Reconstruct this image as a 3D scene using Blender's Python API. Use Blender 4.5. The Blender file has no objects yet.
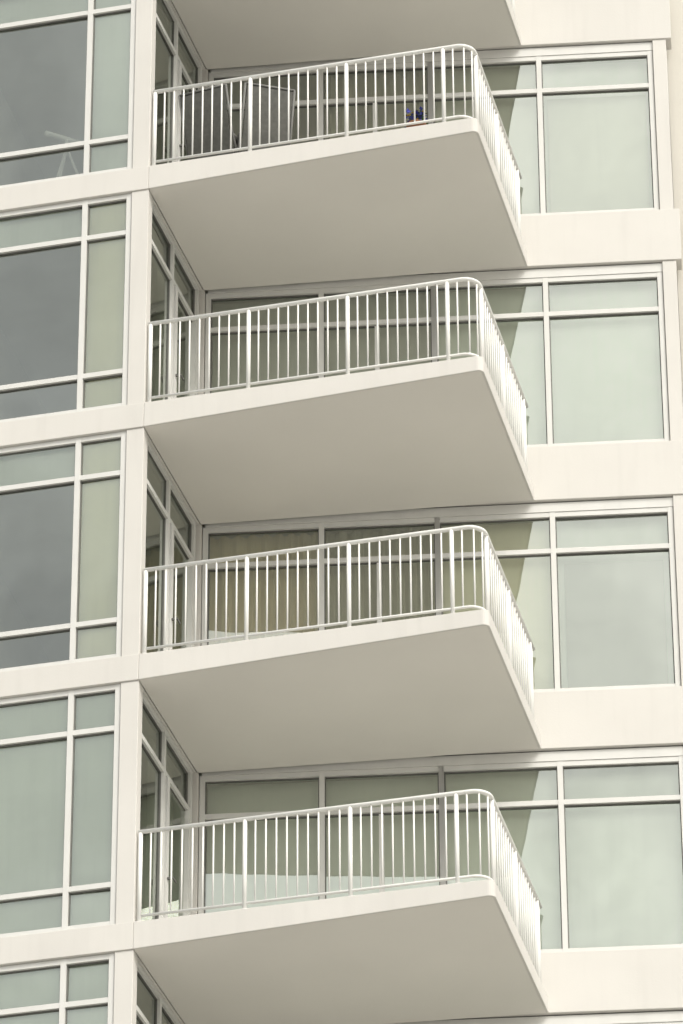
import bpy, math, random
from mathutils import Matrix, Vector
random.seed(7)
C_=bpy.context.collection
H=3.0; CAMZ=1.6
A=Vector((1.4266,43.30)); al=-.23642; be=-.07537; L=3.538; BD=2.506
u=Vector((math.cos(al),math.sin(al))); d=Vector((-u.y,u.x))
v=Vector((math.cos(be),math.sin(be))); w=Vector((-v.y,v.x))
B=A+BD*d; C=A-L*u; K=B-3.50*v
side=(K-C); SL=side.length; side.normalize(); sn=Vector((-side.y,side.x))  # sn points left = into bay
Z0=32.649+CAMZ
TR,TL=.17,.29
K0,K1=-3,10
def zt(k): return Z0-H*k
FR=(A,u,d); BK=(B,v,w); SD=(C,side,sn)
def P(fr,s,n,z):
    o,a,b=fr; q=o+a*s+b*n
    return (q.x,q.y,z)
# ---------------- materials
def mat(name,col,rough=.6,var=.08,scale=3.0,bump=0.0,streak=0.0,metal=0.0,spec=.3):
    m=bpy.data.materials.new(name);m.use_nodes=True
    nt=m.node_tree;N=nt.nodes;K_=nt.links;p=N['Principled BSDF']
    p.inputs['Roughness'].default_value=rough;p.inputs['Metallic'].default_value=metal
    p.inputs['Specular IOR Level'].default_value=spec
    tc=N.new('ShaderNodeTexCoord')
    ns=N.new('ShaderNodeTexNoise');ns.inputs['Scale'].default_value=scale;ns.inputs['Detail'].default_value=6
    K_.new(tc.outputs['Object'],ns.inputs['Vector'])
    mr=N.new('ShaderNodeMapRange');mr.inputs['From Min'].default_value=.3;mr.inputs['From Max'].default_value=.7
    mr.inputs['To Min'].default_value=1-var;mr.inputs['To Max'].default_value=1+var*.4
    K_.new(ns.outputs['Fac'],mr.inputs['Value'])
    out=mr.outputs['Result']
    if streak>0:
        mp=N.new('ShaderNodeMapping');mp.inputs['Scale'].default_value=(9,9,.7)
        K_.new(tc.outputs['Object'],mp.inputs['Vector'])
        n2=N.new('ShaderNodeTexNoise');n2.inputs['Scale'].default_value=1.0;n2.inputs['Detail'].default_value=4
        K_.new(mp.outputs[0],n2.inputs['Vector'])
        m2=N.new('ShaderNodeMapRange');m2.inputs['From Min'].default_value=.5;m2.inputs['From Max'].default_value=.75
        m2.inputs['To Min'].default_value=1;m2.inputs['To Max'].default_value=1-streak
        K_.new(n2.outputs['Fac'],m2.inputs['Value'])
        mu=N.new('ShaderNodeMath');mu.operation='MULTIPLY';K_.new(out,mu.inputs[0]);K_.new(m2.outputs[0],mu.inputs[1]);out=mu.outputs[0]
    vm=N.new('ShaderNodeVectorMath');vm.operation='SCALE';vm.inputs[0].default_value=col[:3]
    K_.new(out,vm.inputs['Scale']);K_.new(vm.outputs[0],p.inputs['Base Color'])
    if bump>0:
        n3=N.new('ShaderNodeTexNoise');n3.inputs['Scale'].default_value=60;K_.new(tc.outputs['Object'],n3.inputs['Vector'])
        b=N.new('ShaderNodeBump');b.inputs['Strength'].default_value=bump;b.inputs['Distance'].default_value=.004
        K_.new(n3.outputs['Fac'],b.inputs['Height']);K_.new(b.outputs[0],p.inputs['Normal'])
    return m
M_conc=mat('painted_concrete',(.64,.62,.585),.85,.04,1.2,.2,.035,0,.15)
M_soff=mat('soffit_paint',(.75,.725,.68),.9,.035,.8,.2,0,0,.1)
M_end=mat('end_wall_shaded_paint',(.60,.575,.52),.9,.04,.8,.2,0,0,.1)  # shading of the set-back end wall put into its darker colour
M_frame=mat('aluminium_frame',(.66,.655,.63),.5,.04,4,0,.03,0,.25)
M_rail=mat('rail_white_paint',(.80,.795,.765),.8,.04,5,0,0,0,.1)
M_int=mat('interior_wall',(.68,.67,.62),.9,.05,2)
M_dark=mat('grey_mesh_fabric',(.12,.12,.11),.8,.2,20)
M_cf=mat('chair_grey_metal',(.18,.18,.17),.5,.1,20)
M_white=mat('white_enamel',(.75,.75,.7),.4,.03,5)
M_pot=mat('clay_pot',(.30,.14,.07),.8,.1,20)
M_leaf=mat('plant_leaf',(.06,.11,.03),.6,.3,30)
M_blue=mat('blue_petals',(.08,.09,.40),.6,.2,30)
M_yel=mat('yellow_petals',(.6,.4,.05),.6,.2,30)
M_seal_shadow=mat('black_sealant_and_shadow',(.15,.15,.14),.7,.1,10)
def glassmat():
    m=bpy.data.materials.new('tinted_glass');m.use_nodes=True
    nt=m.node_tree;N=nt.nodes;K_=nt.links
    for n in list(N):
        if n.type=='BSDF_PRINCIPLED':N.remove(n)
    t=N.new('ShaderNodeBsdfTransparent');t.inputs[0].default_value=(.92,.95,.90,1)
    g=N.new('ShaderNodeBsdfGlossy');g.inputs['Roughness'].default_value=.0;g.inputs[0].default_value=(.93,.97,.91,1)
    lw=N.new('ShaderNodeFresnel');lw.inputs[0].default_value=1.5
    mr=N.new('ShaderNodeMapRange');mr.inputs['To Min'].default_value=.30;mr.inputs['To Max'].default_value=1
    K_.new(lw.outputs[0],mr.inputs['Value'])
    tc=N.new('ShaderNodeTexCoord');ns=N.new('ShaderNodeTexNoise');ns.inputs['Scale'].default_value=.9;K_.new(tc.outputs['Object'],ns.inputs['Vector'])
    b=N.new('ShaderNodeBump');b.inputs['Strength'].default_value=.5;b.inputs['Distance'].default_value=.01
    K_.new(ns.outputs[0],b.inputs['Height']);K_.new(b.outputs[0],g.inputs['Normal'])
    x=N.new('ShaderNodeMixShader');K_.new(mr.outputs[0],x.inputs[0]);K_.new(t.outputs[0],x.inputs[1]);K_.new(g.outputs[0],x.inputs[2])
    K_.new(x.outputs[0],N['Material Output'].inputs[0])
    return m
M_glass=glassmat()
bl={'pale':(.82,.85,.79),'cream':(.93,.90,.73),'warm':(.70,.61,.41),'mist':(.68,.69,.61),'grey':(.50,.51,.46),'dark':(.10,.11,.09),'olive':(.44,.43,.33)}
M_bl={k:mat('shade_'+k,c,.85,.10,.8,0,.05) for k,c in bl.items()}
# ---------------- mesh building
root=bpy.data.objects.new('apartment_building',None);C_.objects.link(root)
class MB:
    def __init__(s): s.v=[];s.f=[]
    def add(s,vs,fs):
        o=len(s.v);s.v+=vs;s.f+=[tuple(i+o for i in f) for f in fs]
    def box(s,fr,s0,s1,n0,n1,z0,z1):
        vs=[P(fr,a,n,z) for z in (z0,z1) for a,n in ((s0,n0),(s1,n0),(s1,n1),(s0,n1))]
        s.add(vs,[(3,2,1,0),(4,5,6,7),(0,1,5,4),(1,2,6,5),(2,3,7,6),(3,0,4,7)])
    def prism(s,pts,zb,ztop):
        n=len(pts)
        vs=[(p[0],p[1],zb[i] if isinstance(zb,list) else zb) for i,p in enumerate(pts)]+[(p[0],p[1],ztop) for p in pts]
        s.add(vs,[tuple(range(n-1,-1,-1)),tuple(range(n,2*n))]+[(i,(i+1)%n,n+(i+1)%n,n+i) for i in range(n)])
    def quad(s,vs): s.add(vs,[(0,1,2,3)])
    def tube(s,path,r,seg=10,rz=None):
        rz=rz or r
        pts=[Vector(p) for p in path];n=len(pts);vs=[]
        for i,p in enumerate(pts):
            t=(pts[min(i+1,n-1)]-pts[max(i-1,0)]).normalized()
            up=Vector((0,0,1)) if abs(t.z)<.95 else Vector((1,0,0))
            a=t.cross(up).normalized();b=a.cross(t)
            for j in range(seg):
                g=2*math.pi*j/seg;vs.append(tuple(p+a*r*math.cos(g)+b*rz*math.sin(g)))
        fs=[(i*seg+j,i*seg+(j+1)%seg,(i+1)*seg+(j+1)%seg,(i+1)*seg+j) for i in range(n-1) for j in range(seg)]
        fs+=[tuple(range(seg-1,-1,-1)),tuple((n-1)*seg+j for j in range(seg))]
        s.add(vs,fs)
    def obj(s,name,m,parent=root,bevel=0,smooth=False,recalc=True):
        me=bpy.data.meshes.new(name);me.from_pydata(s.v,[],s.f);me.update()
        import bmesh
        if recalc:
            bm=bmesh.new();bm.from_mesh(me);bmesh.ops.recalc_face_normals(bm,faces=bm.faces);bm.to_mesh(me);bm.free()
        if smooth:
            for p in me.polygons:p.use_smooth=True
        o=bpy.data.objects.new(name,me);C_.objects.link(o);me.materials.append(m)
        if parent:o.parent=parent
        if bevel:
            b=o.modifiers.new('b','BEVEL');b.width=bevel;b.segments=2;b.limit_method='ANGLE'
        return o
BL=9.0  # bay length to the left
conc=MB();soff=MB();frame=MB();inter=MB();glass=MB();rail=MB();seal_shadow=MB();ret=MB()
shades={k:MB() for k in bl}
def arc(c,r,a0,a1,n=6):
    return [(c[0]+r*math.cos(a0+(a1-a0)*i/n),c[1]+r*math.sin(a0+(a1-a0)*i/n)) for i in range(n+1)]
def cornerpts(off,r,n=8):
    c=A-u*(off+r)+d*(off+r)
    a0=math.atan2(-d.y,-d.x);a1=math.atan2(u.y,u.x)
    return arc(c,r,a0,a1,n)
def soffz(p):
    s=(Vector(p)-A).dot(u);return TR+(TL-TR)*max(0,min(1,-s/L))
CR=.065
pts=[tuple(C+u*.002)]+cornerpts(0,CR,6)+[tuple(B),tuple(B-v*3.498)]
PLATE=[tuple(A-u*(L+BL)+d*.14),tuple(C+d*.14-u*.16),tuple(K-side*.02+sn*.16+w*.16),tuple(B+v*1.55+w*.16),tuple(B+v*1.55+w*9),tuple(A-u*(L+BL)+d*11)]
for k in range(K0,K1+1):
    z=zt(k)
    if k>K0:
        soff.prism(pts,[z-soffz(p) for p in pts],z-.02)
        # fascia skin is proud of the core by 4mm
        out=[tuple(C+u*.002-d*.004)]+cornerpts(-.004,CR+.004,6)+[tuple(B+u*.004-d*.002)]
        inn=[tuple(Vector(C+u*.002)+d*.022)]+cornerpts(.022,CR-.022,6)+[tuple(B-u*.022-d*.002)]
        n=len(out)
        vs=[];fs=[]
        for o_,i_ in zip(out,inn):
            t=soffz(o_)
            vs+=[(o_[0],o_[1],z-t-.004),(o_[0],o_[1],z),(i_[0],i_[1],z),(i_[0],i_[1],z-t-.004)]
        for i in range(n-1):
            for j in range(4):
                fs.append((i*4+j,i*4+(j+1)%4,(i+1)*4+(j+1)%4,(i+1)*4+j))
        fs+=[(0,1,2,3),tuple((n-1)*4+j for j in (3,2,1,0))]
        conc.add(vs,fs)
    # bay band
    conc.box(FR,-L-BL,-L,-.004,.16,z-TL-.004,z)
    # floor plate
    inter.prism(PLATE,z-TL+.02,z-.03)
    # back wall band behind balcony
    conc.box(BK,-3.5,-1.02,.004,.17,z-.165,z+.02)
    # spandrel
    conc.box(BK,-1.018,1.66,.003,.22,z-TR,z+.50)
    # header frame directly below spandrel
    frame.box(BK,-3.46,1.449,.045,.15,z-TL-.005,z-TR-.016)
    seal_shadow.box(BK,-3.46,1.449,.055,.15,z-TR-.016,z-TR+.01)  # dark strip stands in for the shadow line under the spandrel
    conc.box(SD,.02,SL,.01,.16,z-TL-.004,z+.05)
# frames: generic window wall
def winwall(fr,ss,zs,n0,fw,k,key,wid=None):
    for i,s in enumerate(ss):
        frame.box(fr,s-fw/2,s+fw/2,n0,n0+.09,zs[0]-fw/2,zs[-1]+fw/2)
    for j,z in enumerate(zs):
        for i in range(len(ss)-1):
            frame.box(fr,ss[i]+fw/2,ss[i+1]-fw/2,n0+.004,n0+.086,z-fw/2,z+fw/2)
    g=.011
    for i in range(len(ss)-1):
        for j in range(len(zs)-1):
            a,b=ss[i]+fw/2,ss[i+1]-fw/2;zl,zh=zs[j]+fw/2,zs[j+1]-fw/2
            for (q0,q1,q2,q3) in ((a,a+g,zl,zh),(b-g,b,zl,zh)):
                seal_shadow.box(fr,q0,q1,n0+.03,n0+.06,q2,q3)
            for (q2,q3) in ((zl,zl+g),(zh-g,zh)):
                seal_shadow.box(fr,a+g,b-g,n0+.031,n0+.059,q2,q3)
            o=[random.uniform(-.005,.005) for _ in range(3)]
            nn=n0+.045
            glass.quad([P(fr,a,nn+o[0],zl),P(fr,b,nn+o[1],zl),P(fr,b,nn+o[1]+o[2],zh),P(fr,a,nn+o[0]+o[2],zh)])
def shade(fr,s0,s1,z0,z1,n,key,wave=0):
    m=shades[key]
    if wave:
        N=max(8,int((s1-s0)/.025))
        vs=[];ph=random.random()*6
        for i in range(N+1):
            s=s0+(s1-s0)*i/N;nn=n+.035*math.sin(s*2*math.pi/.14+ph+.8*math.sin(s*5))
            vs+=[P(fr,s,nn,z0),P(fr,s,nn,z1)]
        m.add(vs,[(2*i,2*i+2,2*i+3,2*i+1) for i in range(N)])
    else:
        m.quad([P(fr,s0,n,z0),P(fr,s1,n,z0),P(fr,s1,n,z1),P(fr,s0,n,z1)])
        m.box(fr,s0,s1,n-.012,n+.012,z0-.001,z0+.03)
FW=.055
bayss=[-L-.19-FW/2]+[-L-.70,-L-2.25,-L-2.75,-L-4.3,-L-4.8,-L-6.35,-L-6.85,-L-8.4,-L-8.95]
backs=[-3.455,-2.235,-1.02,.186,1.417]
sides=[.06,.98,SL-.10]
for k in range(K0+1,K1+1):
    z=zt(k);top=z+H-TL
    winwall(FR,sorted(bayss),[z+.03,z+.46,top-.50,top-.035],.03,FW,k,'bay')
    conc.box(FR,-L-.185,-L,.012,.17,z+.001,top-.005)
    winwall(BK,backs[:3],[z+.05,top-.48,top-.035],.05,FW,k,'back')
    winwall(BK,backs[2:],[z+.535,top-.48,top-.035],.05,FW,k,'back')
    frame.box(BK,-1.66,-1.61,.075,.125,z+.09,top-.52)
    conc.box(BK,1.45,1.60,.02,.2,z+.501,z+H-TR-.001)
    winwall(SD,sides,[z+.08,top-.50,top-.035],.03,FW,k,'side')
    frame.box(SD,1.05,1.12,.02,.10,z+.11,top-.53)
    frame.box(SD,SL-.20,SL-.135,.02,.10,z+.11,top-.53)
    # lever handle of the side door
    seal_shadow.box(SD,1.07,1.095,-.03,.02,z+1.03,z+1.05);seal_shadow.box(SD,1.07,1.18,-.045,-.03,z+1.03,z+1.05)
    conc.box(BK,-3.60,-3.49,-.01,.12,z+.02,top)
    # ---- shades
    kk={-2:('pale','grey'),-1:('pale','grey'),0:('pale','dark'),1:('cream','dark'),2:('cream','dark'),3:('pale','pale'),4:('pale','pale')}.get(k,(random.choice(['pale','cream','grey']),random.choice(['pale','grey','dark'])))
    if kk[0]!='dark': shade(FR,-L-.68,-L-.20,z+.02,top-.02,.105,kk[0])
    if kk[1]!='dark': shade(FR,-L-2.2,-L-.71,z+.02,top-.02,.105,kk[1])
    else: shade(FR,-L-2.2,-L-.71,top-.46,top-.02,.14,'pale')
    for q in range(1,4):
        c=random.choice(['pale','pale','grey','cream','dark'])
        if c!='dark':shade(FR,-L-2.2-q*2.05,-L-.70-q*2.05,z+random.choice([.02,1,1.6]),top-.02,.14,c)
    shade(BK,.22,1.40,z+.02,top-.02,.22,'pale')
    if k==2: shade(BK,.29,1.32,z+.02,top-.56,.20,'grey')
    if k==0: shade(BK,.26,1.35,z+.02,top-.50,.20,'mist')
    c3={0:'mist',1:'pale',2:'cream',3:'pale'}.get(k,'pale')
    shade(BK,-.98,.15,z+.02,top-.02,.22,c3)
    c12={0:('dark','olive'),1:('grey','grey'),2:('warm','olive'),3:('pale','pale')}.get(k,('grey','pale'))
    for c,(a,b) in zip(c12,((-3.42,-2.26),(-2.21,-1.05))):
        if c!='dark': shade(BK,a,b,z+.02,top-.02,.24,c,1 if c in('warm','olive') else 0)
    if k in(3,1): shade(SD,1.0,SL-.1,z+.02,top-.02,.22,'grey')
    # ---- railing
    HR=1.03;off=.055;R=.16
    fl=C+u*.02+d*off
    cc=cornerpts(off,R,10)
    end=B-u*off-d*.01
    for zz,r,rz in ((z+HR-.022,.027,.021),(z+.085,.015,.015)):
        path=[(fl.x,fl.y,zz)]+[(p[0],p[1],zz) for p in cc]+[(end.x,end.y,zz)]
        rail.tube(path,r,10,rz)
    def post(p,r,z0_,z1_,seg=8): rail.tube([(p[0],p[1],z0_),(p[0],p[1],z1_)],r,seg)
    def plate(p):
        o=Vector(p);rail.box((o,u,d),-.045,.045,-.04,.045,z,z+.01)
    sp=.1045
    i=0;s=-L+.04
    while s<-off-R+.02:
        p=A+u*s+d*off
        if i%10==0: post(p,.022,z,z+HR-.03,12);plate(p)
        else: post(p,.0098,z+.08,z+HR-.03,6)
        s+=sp;i+=1
    for q in (3,7):
        post(cc[q],.0098,z+.08,z+HR-.03,6)
    t=off+R+.03;i=0
    while t<BD-.02:
        p=A-u*off+d*t
        if i%10==0: post(p,.022,z,z+HR-.03,12);plate(p)
        else: post(p,.0098,z+.08,z+HR-.03,6)
        t+=sp;i+=1
# interior walls
ztp=zt(K0)-.1
bot=.02
inter.box(FR,-L-BL,-L-.2,4.6,4.7,bot,ztp)
inter.box(BK,-3.4,1.5,4.2,4.3,bot,ztp)
for k in range(K0+1,K1+1):
    z=zt(k)
    inter.box(FR,-L-2.30,-L-2.24,.3,4.55,z-.02,z+H-TL)
# outer shell (sides/back)
ret.box(BK,1.605,4.6,.30,.5,bot,ztp)
conc.box(BK,1.75,4.6,.51,9,bot,ztp)
conc.box(FR,-L-BL-.4,-L-BL-.005,-.01,11,bot,ztp+.9)
conc.prism([tuple(A-u*(L+BL)+d*11.01),tuple(B+v*4.4+w*9.02),tuple(B+v*4.4+w*9.3),tuple(A-u*(L+BL)+d*11.3)],bot,ztp+.9)
# parapet
conc.box(FR,-L-BL,-L,.0,.2,zt(K0)+.002,zt(K0)+1.0)
conc.box(BK,-3.5,1.66,.006,.2,zt(K0)+.51,zt(K0)+1.0)
# ground storey
z=zt(K1)
winwall(FR,sorted(bayss),[.1,2.6,z-TL-.05],.04,.08,99,'lobby')
winwall(BK,backs,[.1,2.6,z-TL-.05],.06,.08,99,'lobby')
winwall(SD,sides,[.1,2.6,z-TL-.05],.04,.08,99,'lobby')
conc.obj('facade_concrete',M_conc,bevel=.006)
soff.obj('balcony_soffits',M_soff)
ret.obj('end_wall',M_end)
frame.obj('window_frames',M_frame)
seal_shadow.obj('window_gaskets_and_shadow_lines',M_seal_shadow)
glass.obj('window_glass',M_glass,recalc=False)
rail.obj('balcony_railings',M_rail,smooth=False)
for p in bpy.data.objects['balcony_railings'].data.polygons:p.use_smooth=len(p.vertices)==4 and p.area<.2
inter.obj('floor_plates_and_partitions',M_int)
for k,m in shades.items():
    if m.v:m.obj('window_shades_'+k,M_bl[k])
# ---------------- balcony items on k=0
def group(name,loc,rot=0):
    e=bpy.data.objects.new(name,None);C_.objects.link(e);e.location=loc;e.rotation_euler=(0,0,rot);return e
def chair(s,n,rot):
    p=P(FR,s,n,zt(0));e=group('folding_lounge_chair',p,rot)
    fm=MB();fb=MB()
    for x in(-.27,.27):
        fm.tube([(x,-.35,0),(x,.15,.62),(x,.34,1.15)],.014,8)
        fm.tube([(x,.35,0),(x,-.28,.44)],.014,8)
        fm.tube([(x,-.30,.60),(x,.12,.63)],.02,8)
    fm.tube([(-.27,.34,1.15),(.27,.34,1.15)],.014,8);fm.tube([(-.27,-.28,.44),(.27,-.28,.44)],.014,8)
    fm.tube([(-.27,.35,.02),(.27,.35,.02)],.012,8)
    prof=[(-.28,.44),(-.1,.41),(.06,.43),(.17,.68),(.26,.93),(.335,1.14)]
    vs=[];
    for y,z in prof: vs+=[(-.25,y,z),(.25,y,z),(-.25,y+.015,z-.02),(.25,y+.015,z-.02)]
    n_=len(prof);fs=[]
    for i in range(n_-1):
        a=i*4;b=a+4;fs+=[(a,a+1,b+1,b),(a+3,a+2,b+2,b+3),(a,b,b+2,a+2),(a+1,a+3,b+3,b+1)]
    fb.add(vs,fs)
    fm.obj('chair_frame',M_cf,e,smooth=True);fb.obj('chair_sling',M_dark,e)
chair(-3.0,.66,2.75);chair(-2.50,.74,3.4)
def flower(fr,s,n,z,sc=1):
    e=group('potted_flower',P(fr,s,n,z));pot=MB();lf=MB();bb=MB();yy=MB()
    prof=[(.05,0),(.075,.11),(.085,.11),(.085,.13),(.07,.13)]
    seg=16;vs=[(r*math.cos(2*math.pi*j/seg)*sc,r*math.sin(2*math.pi*j/seg)*sc,zz*sc) for r,zz in prof for j in range(seg)]
    fs=[(i*seg+j,i*seg+(j+1)%seg,(i+1)*seg+(j+1)%seg,(i+1)*seg+j) for i in range(4) for j in range(seg)]+[tuple(range(seg))[::-1],tuple(4*seg+j for j in range(seg))]
    pot.add(vs,fs)
    for i in range(110):
        a=random.random()*6.28;r=random.uniform(.01,.09)*sc;h=random.uniform(.13,.26)*sc
        p=Vector((r*math.cos(a),r*math.sin(a),h));q=Vector((random.uniform(-1,1),random.uniform(-1,1),random.uniform(-.3,1))).normalized()*.03*sc
        t=q.cross(Vector((0,0,1))).normalized()*.016*sc
        m_=lf if i<38 else (bb if i<92 else yy)
        m_.quad([tuple(p-q),tuple(p+t),tuple(p+q),tuple(p-t)])
        if i%4==0: lf.tube([(0,0,.12*sc),tuple(p)],.003,5)
    pot.obj('pot',M_pot,e,smooth=True);lf.obj('leaves',M_leaf,e);bb.obj('blue_flowers',M_blue,e);yy.obj('yellow_flowers',M_yel,e)
flower(FR,-.69,.20,zt(0),1.25)
def scope():
    e=group('telescope_on_tripod',P(FR,-L-1.05,.45,zt(0)),.3);m=MB()
    for a in(0,2.1,4.2): m.tube([(0,0,.75),(.30*math.cos(a),.30*math.sin(a),0)],.014,8)
    m.tube([(0,0,.7),(0,0,.85)],.02,10);m.tube([(-.26,-.1,.82),(.25,.12,.92)],.03,14);m.tube([(.22,.107,.914),(.30,.14,.93)],.038,14)
    m.obj('tripod_and_tube',M_white,e,smooth=True)
scope()
# ---------------- ground
g=MB();g.quad([(-3000,-3000,0),(3000,-3000,0),(3000,3000,0),(-3000,3000,0)])
g.obj('ground',mat('paving',(.44,.43,.40),.9,.15,.2),None)
# ---------------- light
sc=bpy.context.scene
W=bpy.data.worlds.new('World');sc.world=W;W.use_nodes=True
nt=W.node_tree;N=nt.nodes
sky=N.new('ShaderNodeTexSky');sky.sky_type='NISHITA';sky.sun_disc=False
el=math.radians(42);az=math.radians(150)
sky.sun_elevation=el;sky.sun_rotation=az;sky.dust_density=4;sky.air_density=1
# thin overcast: the sky colour is greyed and a little brighter, with soft cloud variation
hs=N.new('ShaderNodeHueSaturation');hs.inputs['Saturation'].default_value=.25;hs.inputs['Value'].default_value=1.35
mx=N.new('ShaderNodeMix');mx.data_type='RGBA';mx.blend_type='MULTIPLY';mx.inputs[0].default_value=1
tc=N.new('ShaderNodeTexCoord');cn=N.new('ShaderNodeTexNoise');cn.inputs['Scale'].default_value=14;cn.inputs['Detail'].default_value=6
nt.links.new(tc.outputs['Generated'],cn.inputs['Vector'])
cr=N.new('ShaderNodeValToRGB');cr.color_ramp.elements[0].position=.32;cr.color_ramp.elements[1].position=.68
cr.color_ramp.elements[0].color=(.74,.735,.70,1);cr.color_ramp.elements[1].color=(1.2,1.19,1.12,1)
nt.links.new(cn.outputs['Fac'],cr.inputs['Fac'])
nt.links.new(sky.outputs[0],hs.inputs['Color']);nt.links.new(hs.outputs[0],mx.inputs[6]);nt.links.new(cr.outputs[0],mx.inputs[7])
bg=N['Background'];nt.links.new(mx.outputs[2],bg.inputs[0]);bg.inputs[1].default_value=.15
sd=bpy.data.lights.new('sun','SUN');sd.energy=1.25;sd.angle=math.radians(22);sd.color=(1,.965,.91)
so=bpy.data.objects.new('sun',sd);C_.objects.link(so)
sv=Vector((math.sin(az)*math.cos(el),math.cos(az)*math.cos(el),math.sin(el)))
so.rotation_euler=sv.to_track_quat('Z','Y').to_euler();so.location=(0,0,60)
# ---------------- camera
cd=bpy.data.cameras.new('camera');co=bpy.data.objects.new('camera',cd);C_.objects.link(co)
cd.sensor_fit='VERTICAL';cd.sensor_height=36;cd.lens=5201.8*36/1024;cd.clip_end=8000
co.matrix_world=Matrix.Translation((0,0,CAMZ))@Matrix.Rotation(math.pi/2+.5704,4,'X')@Matrix.Rotation(-.00426,4,'Z')
sc.camera=co
sc.view_settings.view_transform='Standard';sc.view_settings.look='None';sc.view_settings.exposure=0
